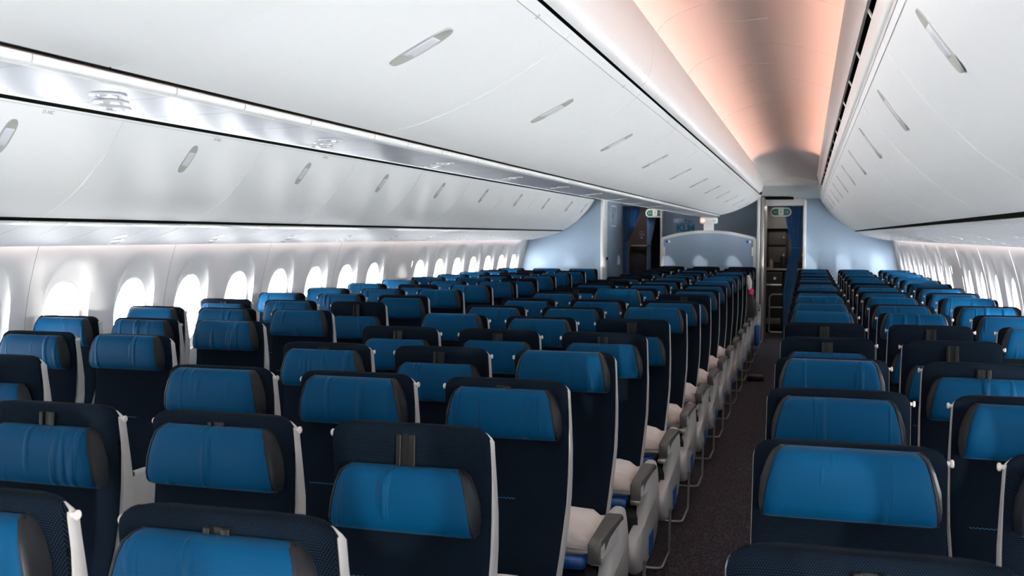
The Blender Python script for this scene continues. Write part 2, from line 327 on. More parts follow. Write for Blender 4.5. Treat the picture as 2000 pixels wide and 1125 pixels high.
# ------------------------------------------------------------------ overhead bins
def at_profile(pr, f):
    L = [0]
    for a, b in zip(pr[:-1], pr[1:]): L.append(L[-1] + math.hypot(b[0]-a[0], b[1]-a[1]))
    t = f * L[-1]
    for i in range(len(pr)-1):
        if L[i+1] >= t:
            k = (t - L[i]) / (L[i+1]-L[i]); p = [pr[i][j] + (pr[i+1][j]-pr[i][j])*k for j in (0, 1)]
            d = (pr[i+1][0]-pr[i][0], pr[i+1][1]-pr[i][1]); n = math.hypot(*d); return p, (d[0]/n, d[1]/n), L[-1]
def bin_unit(pr, y0, y1, side, hf, label, group, text=None, tilt=0.0, out=1):
    """pr ordered along the door; out=+1 when the cabin lies to the right-hand side of the travel direction"""
    yc = (y0+y1)/2; pz = pr[-1] if out > 0 else pr[0]
    root = empty('overhead_bin', (XC + side*pr[0][0], yc, pr[0][1])); tag(root, label, 'overhead bin', group)
    bx, bz = pr[0]
    th = 0.03
    n = len(pr)
    # the door with rounded side edges
    hw = (y1-y0)/2 - 0.0012
    def nrm(i):
        a = pr[max(i-1, 0)]; b = pr[min(i+1, n-1)]; dx, dz = b[0]-a[0], b[1]-a[1]; L = math.hypot(dx, dz)
        return (dz/L, -dx/L)          # towards the cabin
    rows = []
    for yy, o in ((-hw+0.001, -th), (-hw, -0.010), (-hw, -0.003), (-hw+0.003, 0.0), (-hw*0.5, 0), (0, 0), (hw*0.5, 0), (hw-0.003, 0.0), (hw, -0.003), (hw, -0.010), (hw-0.001, -th)):
        rows.append([(side*(p[0]-bx+nrm(i)[0]*o), yy, p[1]-bz+nrm(i)[1]*o) for i, p in enumerate(pr)])
    # handle opening: cut as a separate recessed dish lying just proud of the door
    door = MB().grid(rows, closed=False)
    nb = len(pr)
    for e in (0, nb-1):                       # close the two long edges
        k = [r*nb + e for r in range(len(rows))]
        for i in range(len(k)-3): pass
    d = door.build('door', M['bin'], root)
    # handle
    (hx, hz), (tx, tz), L = at_profile(pr, hf); nx, nz = tz, -tx
    def loc(a, b, o): return (side*(hx-bx + tx*a + nx*o), b, hz-bz + tz*a + nz*o)
    def oval(ha, hb, o, n=28, e=0.75):
        pts = []
        for k in range(n):
            c, s_ = math.cos(2*math.pi*k/n), math.sin(2*math.pi*k/n)
            pts.append(loc(ha*math.copysign(abs(c)**e, c), hb*math.copysign(abs(s_)**e, s_), o))
        return pts
    A, B = 0.080, 0.030
    rim = MB().grid([oval(A+0.006, B+0.005, -0.002), oval(A+0.004, B+0.003, 0.0022), oval(A, B, 0.0022), oval(A-0.006, B-0.005, 0.0006), oval(A*0.45, B*0.45, 0.0006), oval(0.001, 0.001, 0.0006)], closed=True)
    h = rim.build('latch', M['recess'], root)
    pad = MB()
    rows = []
    for a in (-0.042, -0.038, -0.02, 0, 0.02, 0.038, 0.042):
        e = 0.0 if abs(a) > 0.040 else 0.004
        rows.append([loc(a, b, 0.0012 + (0.003 if abs(b) < 0.022 else 0) * (1 if abs(a) < 0.040 else 0)) for b in (-0.0245, -0.021, -0.008, 0.008, 0.021, 0.0245)])
    pad.grid(rows).build('paddle', M['paddle'], h)
    # thin lip line and row placard near the top edge
    f = 0.955 if out > 0 else 0.045
    (qx, qz), (ux, uz), _ = at_profile(pr, f); mx, mz = uz, -ux
    c = (side*(qx-bx+mx*0.0008), 0, qz-bz+mz*0.0008)
    lip = MB().box(c[0]-0.0012, c[0]+0.0012, -hw+0.004, hw-0.004, c[2]-0.0012, c[2]+0.0012).build('seam_line', M['seam'], root, smooth=False)
    if text:
        X = Vector((0, -side, 0)) if side > 0 else Vector((0, 1, 0))
        Z = Vector((side*mx, 0, mz)).normalized()
        X = Vector((0, 1, 0)) if (side < 0 or out > 0) else Vector((0, -1, 0))
        Y = Z.cross(X)
        fcu = bpy.data.curves.new('placard_text', 'FONT'); fcu.body = text; fcu.size = 0.021; fcu.align_x = 'CENTER'; fcu.align_y = 'CENTER'
        fcu.materials.append(M['print_grey'])
        t = text_mesh('row_placard', fcu, root)
        g = 0.925 if out > 0 else 0.075
        (px, pz_), (vx, vz), _ = at_profile(pr, 0.955 if out > 0 else 0.068); lx, lz = vz, -vx
        mt = Matrix((X, Y, Z)).transposed().to_4x4(); mt.translation = Vector((side*(px-bx+lx*0.004), 0.15 if side < 0 else 0.30, pz_-bz+lz*0.004))
        t.matrix_local = mt
    if tilt:
        pass
    return root
M['recess'] = mat('latch_recess', (0.42, 0.43, 0.39), 0.4)
M['paddle'] = mat('latch_paddle', (0.66, 0.67, 0.70), 0.3)
M['seam'] = mat('seam_line', (0.60, 0.61, 0.60), 0.6)
# outboard right (profile runs top -> bottom: cabin lies to the inside/below)
yb = 15.8; starts = []
y = 0.49 - 1.24*2
i = 0
while y < 15.7:
    y1 = min(y + 1.24, 15.79)
    if y1 > -0.2:
        nm = 'closest to the camera' if i == 0 else '%s from the camera' % ORD[i]
        bin_unit(ODOOR, y, y1, 1, 0.22, 'white overhead bin above the right window seats, ' + nm, 'right outer overhead bins', None, out=-1)
        i += 1
    y += 1.24
y = 2.68 - 1.24*2; i = 0
while y < 14.4:
    y1 = min(y + 1.24, 14.49)
    nm = 'closest to the camera' if i == 0 else '%s from the camera' % ORD[i]
    bin_unit(ODOOR, y, y1, -1, 0.27, 'white overhead bin above the left window seats, ' + nm, 'left outer overhead bins', '%d ABC' % (31 + i) if 1 <= i < 5 else None, out=-1)
    y += 1.24; i += 1
y = 1.57 - 1.24*2; i = 0
while y < 15.0:
    y1 = min(y + 1.24, 15.09)
    nm = 'closest to the camera and hanging slightly open' if i == 0 else '%s from the camera' % ORD[i]
    if y1 > 0.5:
        r = bin_unit(CDOOR, y, y1, 1, 0.60, 'white centre overhead bin, ' + nm, 'centre overhead bins', '%d' % (31 + i) if 1 <= i < 5 else None, out=1)
        if i == 0:
            r.rotation_euler = (0, math.radians(4.5), 0)
        i += 1
    y += 1.24
# bin backing (closes the gaps behind the doors) and end caps
for prof, a, b, s, out in ((ODOOR, YF, 15.79, 1, -1), (ODOOR, YF, 14.49, -1, -1), (CDOOR, YF, 15.09, 1, 1)):
    n = len(prof); pr = []
    for i, p in enumerate(prof):
        q0 = prof[max(i-1, 0)]; q1 = prof[min(i+1, n-1)]; dx, dz = q1[0]-q0[0], q1[1]-q0[1]; L = math.hypot(dx, dz)
        pr.append((p[0] - dz/L*0.016, p[1] + dx/L*0.016))
    struct(slab(pr, a, b, 0.01 if out < 0 else 0.01, s).build('trim_11', M['seam']))

# ------------------------------------------------------------------ service panels under the bins
PC = smooth_path([(0.160, 1.902), (0.161, 1.894), (0.155, 1.886), (0.135, 1.884), (0.05, 1.881), (-0.08, 1.880), (-0.15, 1.886), (-0.170, 1.900)], 3)
PO = smooth_path([(2.099, 1.662), (2.101, 1.658), (2.105, 1.655), (2.13, 1.645), (2.25, 1.605), (2.40, 1.565), (2.50, 1.547), (2.560, 1.538), (2.572, 1.552)], 3)
def service_panel(pr, y0, y1, side, lights, label, group, down, edge=7, pm='psu'):
    yc = (y0+y1)/2; bx, bz = pr[0]
    root = empty('service_panel', (XC+side*bx, yc, bz)); tag(root, label, 'service panel', group)
    hw = (y1-y0)/2
    def sheet(p, a, b, th):
        n = len(p); off = []
        for i in range(n):
            q0 = p[max(i-1, 0)]; q1 = p[min(i+1, n-1)]; dx, dz = q1[0]-q0[0], q1[1]-q0[1]; L = math.hypot(dx, dz)
            off.append((p[i][0] + dz/L*th*down, p[i][1] - dx/L*th*down))
        poly = [(side*(q[0]-bx), q[1]-bz) for q in p + off[::-1]]
        return MB().prism(poly, 'y', a, b)
    for k, (a, b) in enumerate(((-hw, -hw+0.40), (-hw+0.40, -hw+0.66), (-hw+0.66, hw))):
        sheet(pr[:edge+1], a+0.0022, b-0.0022, 0.008).build('edge_cover', M['psu_edge' if pm == 'psu' else 'trim'], root)
        sheet(pr[edge:], a+0.0015, b-0.0015, 0.006).build('panel', M[pm], root)
    for k, f in enumerate(lights):
        (qx, qz), (ux, uz), L = at_profile(pr, f); nx, nz = -uz*down, ux*down
        for j, yy in enumerate((-0.08,)):
            def lc(a, b, o): return (side*(qx-bx+ux*a+nx*o), yy + (k-1)*0.085 + b, qz-bz+uz*a+nz*o)
            def ov(ra, rb, o): return [lc(ra*math.cos(2*math.pi*t/20), rb*math.sin(2*math.pi*t/20), o) for t in range(20)]
            rl = MB().grid([ov(0.036, 0.040, -0.002), ov(0.034, 0.038, 0.003), ov(0.029, 0.032, 0.003), ov(0.020, 0.024, 0.0008), ov(0.001, 0.001, 0.0008)], closed=True).build('reading_light', M['psu_lamp' if pm == 'psu' else 'trim'], root)
            MB().grid([ov(0.018, 0.022, 0.0012), ov(0.016, 0.019, 0.0035), ov(0.001, 0.001, 0.0040)], closed=True).build('lens', M['lens'], rl)
    return root
M['lens'] = mat('lamp_lens', (0.50, 0.52, 0.54), 0.15, spec=0.8)
y = 1.39 - 0.98*2; i = 0
while y < 15.0:
    y1 = min(y+0.98, 15.09)
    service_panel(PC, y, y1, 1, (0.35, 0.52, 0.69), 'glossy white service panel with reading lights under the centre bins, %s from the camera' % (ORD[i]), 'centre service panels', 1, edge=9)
    y += 0.98; i += 1
for s, e, nm in ((1, 15.79, 'right'), (-1, 14.49, 'left')):
    y = 0.5 if s > 0 else 1.5; i = 0
    while y < e - 0.05:
        y1 = min(y+0.98, e)
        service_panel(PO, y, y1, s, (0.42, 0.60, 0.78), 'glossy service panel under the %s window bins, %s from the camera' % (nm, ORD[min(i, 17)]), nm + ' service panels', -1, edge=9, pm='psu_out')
        y += 0.98; i += 1

# ------------------------------------------------------------------ side walls with windows
def wx(z):
    pts = [(0.0, 2.74), (0.45, 2.775), (0.80, 2.765), (1.117, 2.740), (1.30, 2.705), (1.45, 2.662), (1.60, 2.610)]
    for (a, b), (c, d) in zip(pts[:-1], pts[1:]):
        if z <= c: t = (z-a)/(c-a); return b+(d-b)*t
    return pts[-1][1]
ZT = 1.60
def cell(yc, hw, side, hole=True):
    """one window bay of a wall panel"""
    v = []; f = []; n = 40
    mb = MB()
    if not hole:
        rows = []
        for k in range(17):
            z = ZT*k/16; rows.append([(XC+side*wx(z), yc-hw, z), (XC+side*wx(z), yc+hw, z)])
        return mb.grid(rows)
    def sup(k, a, b, cz, e):
        c, s_ = math.cos(2*math.pi*k/n), math.sin(2*math.pi*k/n)
        return a*math.copysign(abs(c)**e, c), cz + b*math.copysign(abs(s_)**e, s_)
    rings = []
    # outer rectangle, sampled at matching angles
    rect = []
    zb, zt = 0.62, 1.56
    for k in range(n):
        y_, z_ = sup(k, 1.0, 1.0, 0, 0.05)
        y_ = max(-1, min(1, y_ / max(abs(y_), abs(z_)))) if False else y_
        rect.append((y_, z_))
    def R(k):
        c, s_ = math.cos(2*math.pi*k/n), math.sin(2*math.pi*k/n); m = max(abs(c), abs(s_)); return c/m, s_/m
    ring_rect = [(XC+side*wx((zb+zt)/2 + R(k)[1]*(zt-zb)/2), yc + R(k)[0]*hw, (zb+zt)/2 + R(k)[1]*(zt-zb)/2) for k in range(n)]
    rings.append(ring_rect)
    for t in (0.5, 1.0):
        ring = []
        for k in range(n):
            oy, oz = sup(k, 0.195, 0.335, 1.125, 0.86)
            ry, rz = R(k)[0]*hw, (zb+zt)/2 + R(k)[1]*(zt-zb)/2
            yy, zz = ry+(oy-ry)*t, rz+(oz-rz)*t
            ring.append((XC+side*wx(zz), yc+yy, zz))
        rings.append(ring)
    for a, b, cz, d in ((0.191, 0.329, 1.123, 0.006), (0.180, 0.290, 1.105, 0.018), (0.163, 0.250, 1.094, 0.027), (0.158, 0.243, 1.092, 0.030), (0.152, 0.237, 1.090, 0.031), (0.147, 0.232, 1.088, 0.044)):
        ring = []
        for k in range(n):
            oy, oz = sup(k, a, b, cz, 0.86); ring.append((XC+side*(wx(oz)+d), yc+oy, oz))
        rings.append(ring)
    mb.grid(rings, closed=True)
    for za, zc in ((0, zb), (zt, ZT)):
        rows = []; m = 6
        for k in range(m+1):
            z = za+(zc-za)*k/m; rows.append([(XC+side*wx(z), yc-hw, z), (XC+side*wx(z), yc+hw, z)])
        mb.grid(rows)
    return mb
wn = 0
for side, yend, nm in ((-1, 14.49, 'left'), (1, 15.79, 'right')):
    y = 4.52 - 1.24*5
    k = -10
    while y < yend:
        mb = MB()
        for j in (0, 1):
            yc = 4.83 + 0.62*k
            a, b = yc-0.31 + (0.0012 if j == 0 else 0), min(yc+0.31 - (0.0012 if j == 1 else 0), yend)
            if a < yend:
                has = (k != 8) and b > yc+0.2
                c = cell((a+b)/2, (b-a)/2, side, has)
                mb.add(c.v, c.f)
                if has:
                    wn += 1
                    n = 32; cx = []
                    g = MB(); yw = (a+b)/2
                    def gp(a_, b_, d):
                        r = []
                        for q in range(n):
                            c_, s_ = math.cos(2*math.pi*q/n), math.sin(2*math.pi*q/n); z = 1.088 + b_*math.copysign(abs(s_)**0.86, s_)
                            r.append((XC+side*(wx(z)+d), yw + a_*math.copysign(abs(c_)**0.86, c_), z))
                        return r
                    g.grid([gp(0.150, 0.235, 0.040), gp(0.001, 0.001, 0.040)], closed=True)
                    w = g.build('window_%d' % wn, M['glass']); struct(w)
                    fr = MB().grid([gp(0.160, 0.245, 0.0290), gp(0.158, 0.243, 0.026), gp(0.150, 0.235, 0.028), gp(0.149, 0.234, 0.034)], closed=True).build('window_frame', M['trim'], w)
            k += 1
        struct(mb.build('wall_' + nm, M['wall'], sharp=50))
        y += 1.24
    # dark seam backing, wash light at the top of the wall, dado rail low down
    struct(MB().add(*(lambda r: (r.v, r.f))(MB().grid([[(XC+side*(wx(z)+0.006), y_-0.006, z), (XC+side*(wx(z)+0.006), y_+0.006, z)] for z in [0.1*q for q in range(17)]]))).build('trim_12', M['seam'])) if False else None
    o = MB().box(XC+side*2.588-0.006, XC+side*2.588+0.006, 0.0, yend-0.3, 1.578, 1.586).build('wall_wash_light', M['led_wall'], smooth=False)
    tag(o, 'pale pink light strip hidden above the %s side wall' % nm, 'light')
for side in (-1, 1):      # thin strips behind the wall seams so they read as fine lines
    k = 0
    while 4.52 - 1.24*5 + 1.24*k < 15.6:
        yy = 4.52 - 1.24*5 + 1.24*k
        struct(MB().grid([[(XC+side*(wx(z)+0.009), yy-0.035, z), (XC+side*(wx(z)+0.009), yy+0.035, z)] for z in [0.05*q for q in range(33)]]).build('trim_13', M['gap'])); k += 1
# fuselage outside the sidewall, with window holes too small to matter: close the top of the wall to the crown
for side in (-1, 1):
    struct(MB().prism([(XC+side*2.60, 1.595), (XC+side*2.84, 1.595), (XC+side*2.84, 1.64), (XC+side*2.60, 1.64)], 'y', YF, 15.8).build('trim_14', M['shell'], smooth=False))

# ------------------------------------------------------------------ seats
def cushion(rows, nu=10, edge=0.012, ep=0.80, back_edge=0.0, top=True):
    """rows: (z, half width, front y, back y); front faces -y"""
    mb = MB(); R = []
    us = [-1, -0.97, -0.9, -0.75, -0.4, 0, 0.4, 0.75, 0.9, 0.97, 1]
    for z, w, yf, yb in rows:
        ring = []
        for u in us:
            e = edge * max(0, (abs(u)-ep)/(1-ep))**2
            ring.append((u*w, yf+e, z))
        for u in us[::-1]:
            e = back_edge * max(0, (abs(u)-ep)/(1-ep))**2
            ring.append((u*w, yb-e, z))
        R.append(ring)
    mb.grid(R, closed=True); n = len(R[0])
    m = len(us)
    for base in (0, (len(R)-1)*n):
        for i in range(m-1): mb.f.append((base+i, base+i+1, base+n-2-i, base+n-1-i))
    return mb
BACK = [(0.43, -0.235), (0.48, -0.205), (0.55, -0.165), (0.62, -0.125), (0.70, -0.085), (0.78, -0.055), (0.86, -0.035), (0.94, -0.026), (1.02, -0.028), (1.08, -0.034), (1.115, -0.038)]
def bw(z): return 0.186 + 0.016*min(1, max(0, (z-0.43)/0.35)) - 0.004*max(0, (z-0.95)/0.2)
rows = [(z, bw(z), y, y+0.045+0.02*max(0, (z-0.95)/0.165)) for z, y in BACK]
for t in (20, 40, 60, 78, 90):
    a = math.radians(t); r = 0.035
    rows.append((1.115+r*math.sin(a), bw(1.115)-r+r*math.cos(a), -0.038+0.016*math.sin(a)**3, -0.038+0.065-0.014*math.sin(a)**3))
me_back = mk('backrest', *(lambda m: (m.v, m.f))(cushion(rows, back_edge=0.034)), sharp=50)
rows = [(z, bw(z)+0.0015, y+0.024, y+0.040+0.032+0.060*max(0, (1.05-z))/0.6) for z, y in BACK]
for t in (25, 50, 72, 90):
    a = math.radians(t); r = 0.035
    rows.append((1.110+r*math.sin(a), bw(1.115)+0.0015-r+r*math.cos(a), -0.012, 0.030-0.018*math.sin(a)**2))
me_shell = mk('back_shell', *(lambda m: (m.v, m.f))(cushion(rows, edge=0.0, back_edge=0.02)), sharp=50)
rows = [(0.30, 0.215, -0.60, -0.13), (0.335, 0.22, -0.655, -0.13), (0.40, 0.222, -0.68, -0.13), (0.44, 0.22, -0.672, -0.13), (0.462, 0.212, -0.645, -0.13), (0.468, 0.195, -0.60, -0.13)]
me_seat = mk('seat_cushion', *(lambda m: (m.v, m.f))(cushion(rows, edge=0.02)), sharp=60)
# headrest: blue pad (origin at its top edge centre)
HZ = [-0.152, -0.148, -0.138, -0.12, -0.08, -0.04, -0.015, -0.004, 0.0]
def hw_(z): t = -z/0.152; return 0.146 + 0.028*math.sin(min(1, t*1.05)*math.pi/2) - 0.012*max(0, (z+0.02)/0.02)**2
HD = {-0.152: 0.030, -0.148: 0.042, -0.138: 0.052, -0.12: 0.058, -0.08: 0.060, -0.04: 0.056, -0.015: 0.047, -0.004: 0.036, 0.0: 0.024}
mb = MB(); R = []
us = [-1, -0.985, -0.95, -0.85, -0.6, -0.3, 0, 0.3, 0.6, 0.85, 0.95, 0.985, 1]
for z in HZ:
    w = hw_(z); R.append([(u*w, -HD[z] + (0.010*max(0, (abs(u)-0.9)/0.1)**2), z) for u in us])
R = [[(x, 0.002, z) for x, y, z in R[0]]] + R + [[(x, 0.004, z-0.001) for x, y, z in R[-1]]]
mb.grid(R)
me_pad = mk('headrest', mb.v, mb.f, sharp=60)
def wing(sd):
    R = []
    for z in HZ:
        w = hw_(z); d = HD[z]; t = -z/0.152; ww = 0.008 + 0.008*math.sin(math.pi*min(1, max(0, t)))
        R.append([(sd*(w-0.001), -d+0.0125, z), (sd*(w+0.0015), -d+0.0085, z), (sd*(w+0.006), -d+0.010, z), (sd*(w+ww*0.6), -d+0.020, z*0.985), (sd*(w+ww*0.93), -d*0.45, z*0.97), (sd*(w+ww), 0.0, z*0.965), (sd*(w-0.001), 0.0, z)])
    m = MB().grid(R, closed=True); n = 7; m.f += [tuple(range(n)), tuple((len(R)-1)*n+i for i in range(n))]
    return mk('side_wing', m.v, m.f, sharp=60)
me_wing = {1: wing(1), -1: wing(-1)}
# headrest guide: black channel with two rails
me_guide = MB()
me_guide.box(-0.024, 0.024, -0.003, 0.002, -0.125, 0.0, 0.001)
me_guide.box(-0.024, -0.012, -0.010, 0.0, -0.125, 0.0, 0.002); me_guide.box(0.008, 0.024, -0.010, 0.0, -0.125, 0.0, 0.002)
me_guide = mk('headrest_guide', me_guide.v, me_guide.f)
# coat knob (axis +x)
def knob(sd):
    m = MB(); m.tube([(0, 0, 0), (sd*0.009, 0, 0), (sd*0.010, 0, 0), (sd*0.014, 0, 0), (sd*0.016, 0, 0)], [0.0050, 0.0050, 0.0085, 0.0090, 0.0068], 14)
    return mk('coat_knob', m.v, m.f)
me_knob = {1: knob(1), -1: knob(-1)}
# stitched line
m = MB()
for i in range(34):
    x = -0.155 + i*0.0058; m.tube([(x, 0, 0.002*(-1)**i), (x+0.0058, 0, -0.002*(-1)**i)], 0.0010, 4)
me_st = mk('stitching', m.v, m.f)
# inner armrest
m = MB(); m.box(-0.023, 0.023, -0.62, -0.10, 0.585, 0.625, 0.010); m.box(-0.018, 0.018, -0.20, -0.10, 0.40, 0.60, 0.008)
me_arm = mk('armrest', m.v, m.f)
m = MB(); m.box(-0.025, 0.025, -0.625, -0.16, 0.618, 0.638, 0.009)
me_armpad = mk('armrest_pad', m.v, m.f)
# aisle armrest, shroud, rail (built for the +x side)
def flip(me, name):
    v = [(-p.co.x, p.co.y, p.co.z) for p in me.vertices]; f = [tuple(p.vertices)[::-1] for p in me.polygons]; return mk(name, v, f)
m = MB()
m.prism([(-0.735, 0.585), (-0.742, 0.60), (-0.74, 0.615), (-0.42, 0.627), (-0.42, 0.545), (-0.55, 0.555), (-0.66, 0.572), (-0.70, 0.575)], 'x', 0.252, 0.292)
me_aarm = mk('armrest', m.v, m.f, sharp=30)
m = MB(); rr = []
for y, w0, w1, z0, z1 in ((-0.752, 0.256, 0.288, 0.585, 0.625), (-0.745, 0.251, 0.293, 0.568, 0.634), (-0.72, 0.252, 0.290, 0.572, 0.640), (-0.60, 0.250, 0.295, 0.612, 0.643), (-0.50, 0.248, 0.300, 0.620, 0.645), (-0.425, 0.247, 0.303, 0.622, 0.645), (-0.42, 0.246, 0.307, 0.624, 0.642)):
    rr.append([(w0, y, z0), (w1, y, z0), (w1, y, z1-0.006), (w1-0.006, y, z1), (w0+0.006, y, z1), (w0, y, z1-0.006)])
m.grid(rr, closed=True); m.f += [tuple(range(6)), tuple(len(rr)*6-6+i for i in range(6))]
me_aarmpad = mk('armrest_pad', m.v, m.f, sharp=40)
out = smooth_path([(-0.43, 0.60), (-0.46, 0.56), (-0.50, 0.48), (-0.56, 0.43), (-0.68, 0.42), (-0.765, 0.395), (-0.785, 0.35), (-0.74, 0.285), (-0.62, 0.238), (-0.42, 0.235), (-0.25, 0.26), (-0.15, 0.33), (-0.13, 0.44), (-0.17, 0.56), (-0.22, 0.615), (-0.33, 0.625), (-0.40, 0.62)], 3)
m = MB(); n = len(out); cy = sum(p[0] for p in out)/n; cz = sum(p[1] for p in out)/n
def inset(f, x): return [(x, cy+(p[0]-cy)*f, cz+(p[1]-cz)*f) for p in out]
m.grid([inset(0.97, 0.238), inset(1.0, 0.246), inset(1.0, 0.262), inset(0.975, 0.276), inset(0.90, 0.283)], closed=True)
m.f += [tuple(range(n)), tuple(4*n+i for i in range(n))]
me_shroud = mk('aisle_shroud', m.v, m.f, sharp=70)
m = MB(); m.box(0.2835, 0.2855, -0.46, -0.34, 0.262, 0.345); me_stick = mk('placard', m.v, m.f, smooth=False)
m = MB(); m.tube([(0.12, -0.02, 0.065), (0.258, -0.02, 0.065), (0.272, -0.012, 0.066), (0.278, 0.0, 0.068), (0.284, 0.12, 0.085), (0.290, 0.14, 0.10), (0.294, 0.145, 0.30)], 0.0065, 8)
me_rail = mk('baggage_rail', m.v, m.f)
m = MB(); m.box(-0.15, -0.12, -0.50, -0.44, 0.0, 0.32, 0.006); m.box(-0.15, -0.12, -0.10, -0.04, 0.0, 0.32, 0.006); m.box(-0.15, -0.12, -0.56, 0.04, 0.0, 0.03, 0.006); m.box(-0.235, 0.235, -0.48, -0.44, 0.27, 0.31, 0.01); m.box(-0.235, 0.235, -0.12, -0.08, 0.27, 0.31, 0.01)
me_base = mk('seat_base', m.v, m.f)
# seat belt pieces lying on the cushion near the aisle
m = MB()
pts = [(0.205, -0.20, 0.50), (0.20, -0.30, 0.505), (0.185, -0.42, 0.50), (0.21, -0.52, 0.485), (0.235, -0.585, 0.45), (0.238, -0.60, 0.38)]
R = [[(p[0]-0.020, p[1], p[2]), (p[0]+0.020, p[1]+0.004, p[2]), (p[0]+0.020, p[1]+0.004, p[2]+0.004), (p[0]-0.020, p[1], p[2]+0.004)] for p in pts]
m.grid(R, closed=True); me_belt = mk('seat_belt', m.v, m.f)
m = MB(); m.box(0.214, 0.256, -0.535, -0.47, 0.490, 0.512, 0.005); me_buckle = mk('buckle', m.v, m.f)
m = MB(); R = []
for t in range(7):
    a = t/6*math.pi; R.append([(0.215+0.004*t, -0.36-0.055*math.cos(a), 0.475+0.055*math.sin(a)), (0.245+0.003*t, -0.36-0.055*math.cos(a), 0.475+0.060*math.sin(a))])
m.grid(R); me_flap = mk('strap_flap', m.v, m.f)
def part(name, me, m, parent, loc=(0, 0, 0), label=None):
    o = link(name, me, m, parent, loc)
    if label: o['label'] = label
    return o
def yback(z):
    for (a, b), (c, d) in zip(BACK[:-1], BACK[1:]):
        if a <= z <= c: return b + (d-b)*(z-a)/(c-a)
    return -0.038
me_aarmL, me_aarmpadL, me_shroudL, me_railL, me_stickL = [flip(a, b) for a, b in ((me_aarm, 'armrest'), (me_aarmpad, 'armrest_pad'), (me_shroud, 'aisle_shroud'), (me_rail, 'baggage_rail'), (me_stick, 'placard'))]
PROTO = {}
def proto(kind):
    """kind: (aisle side or 0, knobs tuple)"""
    aisle, knobs = kind
    root = empty('passenger_seat')
    part('backrest', me_back, M['fabric'], root)
    part('back_shell', me_shell, M['shell'], root)
    part('seat_cushion', me_seat, M['fabric_side'], root)
    part('stitching', me_st, M['stitch'], root, (0, yback(0.785)-0.001, 0.785))
    g = part('headrest_guide', me_guide, M['black'], root, (0, -0.0355, 1.132)); g.rotation_euler = (math.radians(-4), 0, 0)
    h = part('headrest', me_pad, M['leather'], root, (0, -0.044, 1.15))
    for s in (1, -1): part('side_wing', me_wing[s], M['wing'], h)
    for s in knobs: part('coat_knob', me_knob[s], M['knob'], root, (s*0.197, -0.002 if s > 0 else -0.002, 1.118))
    part('seat_base', me_base, M['metal'], root)
    if aisle:
        a, p, sh, st, rl = (me_aarm, me_aarmpad, me_shroud, me_stick, me_rail) if aisle > 0 else (me_aarmL, me_aarmpadL, me_shroudL, me_stickL, me_railL)
        dx = 0 if aisle > 0 else 0.062
        ar = part('armrest', a, M['shell'], root, (dx, 0, 0)); part('armrest_pad', p, M['grey'], ar)
        sd = part('aisle_shroud', sh, M['shell'], root, (dx, 0, 0)); part('placard', st, M['sticker_blue'], sd)
        part('baggage_rail', rl, M['metal'], root, (dx, 0, 0))
        b = part('seat_belt', me_belt, M['black'], root); part('buckle', me_buckle, M['chrome'], b)
        part('strap_flap', me_flap, M['leather_brown'], root)
    if aisle <= 0:
        ar = part('armrest', me_arm, M['shell'], root, (0.255, 0, 0)); part('armrest_pad', me_armpad, M['grey'], ar)
    return root
def copy_tree(o, parent=None):
    c = o.copy(); COL.objects.link(c)
    if parent: c.parent = parent
    for ch in list(o.children): copy_tree(ch, c)
    return c
def seat(kind, x, y, drop, label, group):
    if kind not in PROTO: PROTO[kind] = proto(kind); o = PROTO[kind]
    else: o = copy_tree(PROTO[kind])
    o.location = (x, y, 0); tag(o, label, 'seat', group)
    for ch in o.children:
        if ch.name.startswith('headrest') and 'guide' not in ch.name:
            z = 1.15-drop
            ch.location = (0, -0.040 if drop > 0.03 else -0.036, z)
            ch.rotation_euler = (math.radians(random.uniform(-2, 2)), 0, 0)
    return o
DROP = {('C', 3): [0.028, 0.092, 0.024, -0.004, 0.048, 0.09, -0.01, 0.015, 0.068, 0.02, 0.015, -0.002, 0.0, 0.01, 0.0, 0.02, 0.03, 0.03],
        ('C', 2): [0.026, 0.026, 0.010, 0.062, 0.052, 0.010, 0.010, 0.016, -0.035, 0.02, 0.015, 0.02, 0.01, 0.01, 0.02, 0.01, 0.04, 0.05],
        ('C', 1): [0.03, 0.052, 0.004, 0.024, 0.058, -0.008, 0.012, 0.02, 0.012, 0.05, 0.02, 0.06, 0.03, 0.06, 0.03, 0.05, 0.04, 0.05],
        ('L', 3): [0.02, 0.10, -0.002, -0.002, 0.0, 0.095, 0.02, -0.004, 0.0, 0.004, 0.035, 0.012, 0.004, 0.02, 0.0],
        ('L', 2): [0.02, 0.012, 0.012, 0.006, 0.004, 0.004, 0.0, 0.004, 0.03, 0.004, 0.0, 0.02, 0.03, 0.05, 0.0],
        ('L', 1): [0.01, 0.012, 0.010, 0.006, 0.006, 0.03, 0.0, 0.004, -0.005, 0.0, 0.004, 0.01, 0.0, 0.02, 0.01],
        ('R', 1): [0.07, 0.004, 0.018, 0.0, 0.062, 0.14, -0.004, 0.0, -0.004, 0.02, 0.0, 0.02, 0.01, 0.02, 0.01, 0.0, 0.0],
        ('R', 2): [0.02, 0.010, 0.016, 0.048, 0.105, 0.14, -0.004, 0.006, -0.002, 0.01, 0.004, 0.02, 0.0, 0.01, 0.0, 0.0, -0.004],
        ('R', 3): [0.01, 0.02, 0.01, -0.006, -0.008, -0.004, 0.004, 0.006, -0.01, 0.01, 0.01, 0.004, 0.0, 0.0, -0.004, 0.0, 0.0]}
def state(d):
    return 'headrest pulled well down' if d > 0.085 else 'headrest lowered' if d > 0.04 else 'headrest slightly lowered' if d > 0.012 else 'headrest fully up' if d > -0.02 else 'headrest raised above the top'
